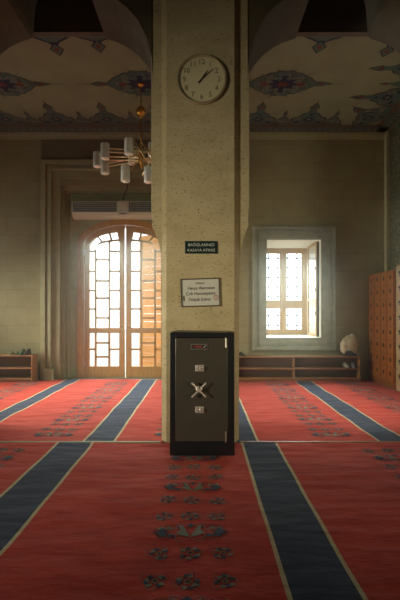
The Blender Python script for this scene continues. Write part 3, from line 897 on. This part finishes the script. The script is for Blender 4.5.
# ------------------------------------------------------------------ wall clock
YP = YA0-.07
def PP(px, py, Y=YP): return ((px-202)*Y/F, 1.53+(314-py)*Y/F)
R0 = .298
cxx, czz = PP(201.6, 78.5, YP-.04)
clock = thing('wall_clock', (cxx, YP, czz), 'round wall clock with cream dial hanging high on the pillar', 'clock')
b = MB()
b.lathe([(0, .001), (R0-.01, .001), (R0, .012), (R0, .034), (R0-.010, .046), (R0-.024, .044), (R0-.032, .030), (R0-.034, .022)], 'clock_rim', (0, 0, 0), 'y', 64)
b.build('rim', clock)
b = MB(); b.lathe([(0, .020), (R0-.02, .020), (R0-.02, .014), (0, .014)], 'clock_dial', (0, 0, 0), 'y', 64)
for k in range(60):
    a = 2*PI*k/60; r1 = R0-.042; r0 = r1-(.014 if k % 5 == 0 else .007); w = .0022 if k % 5 == 0 else .001
    ca, sa = math.cos(a), math.sin(a)
    b.add([(r0*sa-w*ca, -.0206, r0*ca+w*sa), (r0*sa+w*ca, -.0206, r0*ca-w*sa), (r1*sa+w*ca, -.0206, r1*ca-w*sa), (r1*sa-w*ca, -.0206, r1*ca+w*sa)], [(0, 1, 2, 3)], 'ink')
b.build('dial', clock)
for k in range(1, 13):
    a = 2*PI*k/12; r = R0-.092
    nm = text_mesh(str(k), .084, 'numeral_ink', 'numeral', clock, (r*math.sin(a), -.0212, r*math.cos(a)))
def hand(a, l, tail, w, y, name):
    b = MB(); d = (math.sin(a), math.cos(a)); nrm = (d[1], -d[0])
    P = [(-tail, w*.6), (-tail, -w*.6), (0, -w), (l*.85, -w*.55), (l, 0), (l*.85, w*.55), (0, w)]
    b.prism([(t*d[0]+s*nrm[0], t*d[1]+s*nrm[1]) for t, s in P], 'y', -y-.002, -y, 'ink'); b.build(name, clock)
hand(math.radians(34), .135, .055, .0085, .0235, 'hour_hand'); hand(math.radians(48), .195, .06, .0055, .0275, 'minute_hand')
b = MB(); b.lathe([(0, .034), (.010, .034), (.010, .021)], 'ink', (0, 0, 0), 'y', 16); b.build('hub', clock)

# ------------------------------------------------------------------ signs on the pillar
x0, z1 = PP(185, 241, YP-.01); x1, z0 = PP(217.6, 253.6, YP-.01)
sg = thing('sign', ((x0+x1)/2, YP, (z0+z1)/2), 'small dark green sign with two lines of pale capitals above the framed notice', 'sign')
w, h = (x1-x0)/2, (z1-z0)/2
b = MB(); b.box(-w, w, -.012, 0, -h, h, 'dark_green'); b.build('panel', sg, bevel=.002)
text_mesh('BAĞIŞLARINIZI', .046, 'letter_white', 'lettering', sg, (0, -.0135, .027), space=1.0)
text_mesh('KASAYA ATINIZ', .046, 'letter_white', 'lettering', sg, (0, -.0135, -.036), space=1.0)

x0, z1 = PP(180.7, 278.3, YP-.01); x1, z0 = PP(220.3, 306.7, YP-.01)
nt = thing('framed_notice', ((x0+x1)/2, YP, (z0+z1)/2), 'white notice in a thin brown frame hanging slightly tilted above the safe', 'notice')
nt.rotation_euler = (0, -math.radians(1.8), 0)
w, h = (x1-x0)/2, (z1-z0)/2
b = MB(); t = .014
ring(b, -w, w, -h, h, t, -.020, 0, 'brown_frame'); b.build('frame', nt, bevel=.002)
b = MB(); b.box(-w+t, w-t, -.010, -.002, -h+t, h-t, 'paper'); b.build('paper', nt)
for s, sz, zz, xx in (('DİKKAT', .030, .108, 0), ('Hırsız Alarmının', .052, .052, .012), ('Çok Hassasiyetini', .052, -.012, .0), ('Düşük Ediniz', .052, -.082, -.012)):
    text_mesh(s, sz, 'ink', 'lettering', nt, (xx, -.0115, zz), space=.95)
b = MB(); b.box(-w+.030, -w+.044, -.0125, -.010, -.095, -.045, 'ink'); b.ball((-w+.037, -.0115, -.038), .007, 'ink', (1, .2, 1), 8, 6)
b.build('symbol', nt)['label'] = 'small black upright mark'
b = MB()
b.lathe([(.026, .0), (.026, .002), (.032, .002), (.032, 0)], 'emblem_red', (w-.052, -.0100, -.066), 'y', 28)
b.box(w-.057, w-.047, -.0125, -.010, -.086, -.054, 'emblem_red'); b.ball((w-.052, -.0115, -.047), .006, 'emblem_red', (1, .2, 1), 8, 6)
b.build('symbol', nt)['label'] = 'red ring emblem'

# ------------------------------------------------------------------ shoe racks
def shoe_rack(name, x0, x1, y0, y1, h, dividers, label, loc_side):
    root = thing(name, (x0, y0, 0.027), label, 'shoe rack', 'low wooden shoe racks along the back wall')
    L, Dp, Hh = x1-x0, y1-y0, h-.027
    t = .028
    b = MB(); b.box(t, L-t, 0, Dp, Hh-t, Hh, 'rack_wood'); b.build('top', root, bevel=.003)
    b = MB(); b.box(t, L-t, .01, Dp, Hh*.50-t/2, Hh*.50+t/2, 'rack_wood'); b.build('shelf', root, bevel=.003)
    b = MB(); b.box(t, L-t, .01, Dp, .045, .045+t, 'rack_wood'); b.box(t, L-t, .03, .05, 0, .045, 'rack_wood'); b.build('shelf', root, bevel=.003)
    b = MB(); b.box(t, L-t, Dp-.01, Dp-.002, .05, Hh-t, 'rack_back'); b.build('back_panel', root)
    for xx in (0, L-t):
        b = MB(); b.box(xx, xx+t, 0, Dp, 0, Hh+.006, 'rack_wood'); b.build('side_panel', root, bevel=.003)
    for xx in dividers:
        b = MB(); b.box(xx-x0-t/2, xx-x0+t/2, .012, Dp-.01, .045, Hh-t, 'rack_wood'); b.build('divider', root)
    return root
RY0, RY1 = 9.36, 9.65
def PX(px, Y=RY0): return (px-202)*Y/F
RH = 1.53-(356.4-314)*RY0/F
shoe_rack('shoe_rack', PX(236), PX(360.5), RY0, RY1, RH, [PX(294.3)], 'low brown wooden shoe rack beneath the window', 0)
RYL = 9.30
RHL = 1.53-(355.3-314)*RYL/F
shoe_rack('shoe_rack', -5.6, PX(32.3, RYL), RYL, RYL+.32, RHL, [-4.9], 'low brown wooden shoe rack at the left edge, left of the stone portal', 1)

# ------------------------------------------------------------------ shoes and slippers
shelf_z = .027+(RH-.027)*.5+.015+.001
def loftmesh(secs, mat, b):
    """secs: list of (y, halfwidth_bottom, halfwidth_top, z0, z1, xshift)"""
    n = 12; vs = []
    for (y, wb, wt, z0, z1, xs) in secs:
        for k in range(n):
            a = 2*PI*k/n; c, s = math.cos(a), math.sin(a)
            t = (s+1)/2
            w = wb*(1-t)+wt*t
            vs.append((xs+w*math.copysign(abs(c)**.6, c), y, z0+(z1-z0)*(.5+.5*math.copysign(abs(s)**.7, s))))
    fs = [(i*n+k, i*n+(k+1) % n, (i+1)*n+(k+1) % n, (i+1)*n+k) for i in range(len(secs)-1) for k in range(n)]
    fs += [list(range(n))[::-1], [(len(secs)-1)*n+k for k in range(n)]]
    b.add(vs, fs, mat, True)
def shoe(loc, rz, col, label, group=None, high=.085, s=1.0):
    r = thing('shoe', loc, label, 'shoe', group, rz); r.scale = (s, s, s)
    b = MB(); loftmesh([(-.135, .018, .010, .004, .035, 0), (-.11, .038, .026, .004, .052, 0), (-.06, .046, .036, .004, .062, 0), (0, .040, .032, .004, high*.9, 0), (.05, .034, .028, .004, high, 0), (.10, .034, .026, .004, high*1.05, 0), (.13, .024, .018, .004, high, 0)], col, b)
    b.build('upper', r)
    b = MB(); loftmesh([(-.14, .018, .018, 0, .014, 0), (-.11, .043, .043, 0, .014, 0), (-.06, .050, .050, 0, .014, 0), (0, .040, .040, 0, .014, 0), (.08, .038, .038, 0, .018, 0), (.138, .026, .026, 0, .018, 0)], 'shoe_black', b)
    b.build('sole', r)
    b = MB(); loftmesh([(.03, .018, .018, high-.004, high+.008, 0), (.07, .022, .020, high-.002, high+.010, 0), (.11, .016, .014, high, high+.008, 0)], 'lace', b)
    b.build('opening', r)
    return r
def slipper(loc, rz, col, label, group=None, s=1.0):
    r = thing('slipper', loc, label, 'slipper', group, rz); r.scale = (s, s, s)
    b = MB(); loftmesh([(-.13, .02, .02, 0, .02, 0), (-.10, .042, .042, 0, .022, 0), (-.03, .044, .044, 0, .022, 0), (.04, .036, .036, 0, .026, 0), (.11, .036, .036, 0, .030, 0), (.135, .02, .02, 0, .030, 0)], col, b)
    b.build('sole', r)
    b = MB(); n = 10; A = []
    for j, (y, hh, w) in enumerate(((-.10, .040, .040), (-.06, .062, .047), (-.01, .068, .047), (.02, .064, .045))):
        A.append([(w*math.cos(PI*k/n), y, .012+hh*math.sin(PI*k/n)) for k in range(n+1)])
    vs = [p for a in A for p in a]
    b.add(vs, [(j*(n+1)+k, j*(n+1)+k+1, (j+1)*(n+1)+k+1, (j+1)*(n+1)+k) for j in range(3) for k in range(n)], col, True)
    o = b.build('strap', r); md = o.modifiers.new('solid', 'SOLIDIFY'); md.thickness = .006
    return r
zr, zl = RH+.002, RHL+.002
def lx(px, Y=9.5): return (px-202)*Y/F
slipper((lx(13.3), 9.45, zl), .12, 'shoe_yellow', 'olive slipper at the left end of the footwear on the left rack', s=.95)
slipper((lx(18.2), 9.45, zl), -.08, 'shoe_yellow', 'olive slipper beside the dark shoes on the left rack', s=.95)
shoe((lx(23.3), 9.44, zl), .05, 'shoe_green', 'dark green shoe on the left rack, between the slippers and a black shoe', s=1.0, high=.12)
shoe((lx(28.4), 9.44, zl), -.1, 'shoe_black', 'black shoe on the left rack next to its end panel', s=1.0, high=.12)
shoe((lx(241.8), 9.48, zr), .3, 'shoe_black', 'black shoe on the window rack close beside the pillar', s=.9)
shoe((lx(345.5), 9.49, shelf_z), .1, 'shoe_pale', 'pale shoe on the middle shelf of the window rack, below the bag', s=1.0, high=.12)
shoe((lx(352.5), 9.49, shelf_z), -.12, 'shoe_grey', 'grey shoe on the middle shelf of the window rack, beside the rack end', s=1.0, high=.12)
shoe((lx(350.5), 9.415, zr), 1.5, 'shoe_black', 'black shoe lying in front of the cream plastic bag', s=.95, high=.12)

# plastic bag
bag = thing('plastic_bag', (lx(349, 9.56), 9.562, zr), 'crumpled cream plastic bag standing on the right end of the window rack', 'bag')
bm = bmesh.new()
bmesh.ops.create_icosphere(bm, subdivisions=4, radius=1)
rnd = random.Random(5)
ph = [rnd.random()*6 for _ in range(12)]
for v in bm.verts:
    x, y, z = v.co
    f = 1+.07*math.sin(5*x+ph[0])*math.sin(6*z+ph[1])+.05*math.sin(11*x+ph[2]+4*y)+.05*math.sin(13*z+7*x+ph[3])+.03*math.sin(23*y+17*z+ph[4])
    top = 1.0 if z < .2 else 1-.28*((z-.2)/.8)**1.5
    lump = .05*math.exp(-((x-.30)/.45)**2)-.03*math.exp(-((x+.25)/.14)**2)
    v.co = Vector((math.copysign(abs(x)**.75, x)*.185*f*(1-.12*max(z, 0)), y*.085*f, max(math.copysign(abs(z)**.75, z), -.80)*.235*f*(.9+.1*abs(x))+(lump if z > .2 else 0)))
zmin = min(v.co.z for v in bm.verts)
for v in bm.verts: v.co.z -= zmin
for f in bm.faces: f.smooth = True
me = bpy.data.meshes.new('bag_body'); bm.to_mesh(me); bm.free(); me.materials.append(M['bag'])
o = bpy.data.objects.new('bag_body', me); COL.objects.link(o); o.parent = bag
for s in (-1, 1):
    b = MB()
    P = [(s*.03+.09*t*s, .0, .42+.05*math.sin(PI*t)) for t in [i/8 for i in range(9)]]
    b.tube([(p[0]*.8+.03, p[1]+.01*s, p[2]-.03) for p in P], [.03, .03, .028, .026, .026, .026, .028, .03, .03], 'bag', seg=8); b.build('bag_handle', bag)

# ------------------------------------------------------------------ lockers on the right wall
def locker(y0, y1, x, cols, rows, h, label, pale, name='locker_cabinet'):
    """cabinet against the right wall, its doors facing left; y0 nearer the camera"""
    root = thing(name, (x, y0, .028), label, 'locker', 'wooden shoe lockers along the right wall')
    L = y1-y0; Dp = XR-x-.005; H = h-.02
    bm_ = 'locker_pale_sheen' if pale else 'locker'
    b = MB(); b.box(.02, Dp, 0, L, 0, H, bm_); b.build('body', root, bevel=.004)
    kick = .13; cw = (L-.06)/cols; rh = (H-kick-.03)/rows
    for r in range(rows):
        for c in range(cols):
            yy = .03+c*cw; zz = kick+r*rh
            b = MB(); b.box(0.0, .022, yy+.014, yy+cw-.014, zz+.011, zz+rh-.011, 'locker_pale_sheen' if pale else 'locker_door'); d = b.build('door', root, bevel=.004)
            k = MB(); k.box(-.004, 0, yy+cw*.38, yy+cw*.60, zz+rh*.42, zz+rh*.72, 'ink'); k.ball((-.014, yy+cw*.46, zz+rh*.50), .012, 'brass' if not pale else 'brushed', seg=8, rings=6)
            k.build('lock', d)
    return root
locker(8.34, 9.66, 3.82, 4, 8, 2.42, 'tall orange brown locker cabinet standing in the right back corner', False)
locker(7.00, 8.27, 3.80, 4, 8, 2.46, 'paler tall locker cabinet at the right edge, nearer than the corner one', True)

# ------------------------------------------------------------------ chandelier
CHX, CHY = PX(141, 7.64), 7.64
def zz_(py, Y=7.64): return 1.53+(314-py)*Y/F
ch = thing('chandelier', (CHX, CHY, 0), 'chandelier with many grey cylinder shades on brass arms hanging before the portal', 'chandelier')
b = MB(); b.ball((0, 0, ZC-.03), .06, 'brass', (1, 1, .55)); b.ball((0, 0, zz_(84)), .055, 'brass'); b.build('canopy', ch)
b = MB(); b.tube([(0, 0, ZC-.02), (0, 0, zz_(168))], .011, 'brass'); b.build('rod', ch)
b = MB(); b.ball((0, 0, zz_(111.5)), .088, 'brass', seg=24, rings=14); b.lathe([(.02, .1), (.04, .07), (.03, -.09), (.015, -.12)], 'brass', (0, 0, zz_(111.5))); b.build('globe', ch)
hubz = zz_(158)
b = MB(); b.lathe([(0, .10), (.035, .09), (.05, .04), (.05, -.05), (.03, -.10), (0, -.12)], 'brass', (0, 0, hubz)); b.build('hub', ch)
# (angle deg, radius, shade-centre py)
CZ = [(97.5, 160, .10), (105, 151.5, -.15), (105, 167, .30), (129, 147, -.55), (125.5, 174, -.50), (148.5, 175, -.35),
      (184, 160, -.10), (177, 152, .20), (176, 168, -.25), (152, 150, .55), (158, 165, .50), (132, 158, .65)]
for i, (px, py, dy) in enumerate(CZ):
    Y = CHY+dy
    ex, ey = (px-202)*Y/F-CHX, dy
    zc = 1.53+(314-py)*Y/F
    L = math.hypot(ex, ey); dx_, dy_ = ex/L, ey/L
    am = MB()
    z_in = hubz+(.10 if i % 2 else -.02)
    for off in (-.022, .022):
        am.tube([(-dy_*off, dx_*off, z_in+off), (ex*.9-dy_*off, ey*.9+dx_*off, zc+.03+off), (ex, ey, zc)], .0105, 'pale_brass', seg=8)
    ar = am.build('arm', ch)
    s = MB()
    s.lathe([(.0, -.135), (.058, -.135), (.078, -.125), (.078, .125), (.070, .138), (.064, .125), (.064, -.12)], 'shade', (ex, ey, zc), 'z', 20)
    s.build('lamp_shade', ar)['label'] = 'grey frosted glass cylinder shade'
    s = MB(); s.tube([(ex, ey, zc-.145), (ex, ey, zc-.08)], .022, 'pale_brass', seg=12); s.build('socket', ar)
# thin crossing brass wires at the pillar side
for k, (a0, a1) in enumerate((((.06, -.28, 145), (.40, -.1, 172)), ((.05, -.2, 176), (.42, -.25, 140)), ((-.12, -.3, 139), (.14, -.25, 163)))):
    w_ = MB(); w_.tube([(a0[0], a0[1], zz_(a0[2], 7.45)), (a1[0], a1[1], zz_(a1[2], 7.45))], .011, 'pale_brass', seg=8); w_.build('cross_rod', ch)

# ------------------------------------------------------------------ air curtain above the door
AY = YN-.09
def AP(px, py, Y): return (px-202)*Y/F, 1.53+(314-py)*Y/F
ax0, az1 = AP(71.5, 201, 9.76); ax1, az0 = AP(176, 217.5, 9.76)
ac = thing('air_curtain', ((ax0+ax1)/2, YN, az0), 'long off-white air curtain unit mounted above the arched door', 'air curtain')
w = (ax1-ax0)/2; h = az1-az0
b = MB()
b.prism([(0, .0), (-.10, .0), (-.20, .06), (-.235, .12), (-.235, h), (0, h)], 'x', -w, w, 'white_plastic')
b.build('housing', ac, bevel=.008)
for xa, xb in ((-w+.03, -.16), (.14-.02, w-.03)):
    g = MB(); g.box(xa, xb, -.239, -.233, .135, h-.03, 'grille_grey')
    n = int((xb-xa)/.035)
    for i in range(n+1):
        xx = xa+(xb-xa)*i/n; g.box(xx-.002, xx+.002, -.246, -.236, .135, h-.03, 'white_plastic')
    for zz in (.18, .23, .28, .32): 
        if zz < h-.04: g.box(xa, xb, -.244, -.236, zz-.003, zz+.003, 'white_plastic')
    g.build('grille', ac)
g = MB(); g.box(-.14, .10, -.252, -.230, .05, h+.005, 'white_plastic'); g.box(-.08, .04, -.256, -.252, .075, .10, 'badge_red'); g.build('control_cover', ac, bevel=.006)
b = MB()
cx0, cz0 = AP(123, 200, 9.72); cx1, cz1 = AP(128, 181, 9.72)
b.tube([(cx0, YB-.03, cz0), (cx0+.04, YB-.06, cz0+.10), (cx0+.10, YB-.05, cz0+.25), (cx1, YB-.04, cz1), (cx1-.005, YB-.035, cz1+.2), (cx1, YB-.035, cz1+.55)], .012, 'cable', seg=8)
tag(b.build('cable'), 'black cable running down the wall to the air curtain', 'cable')
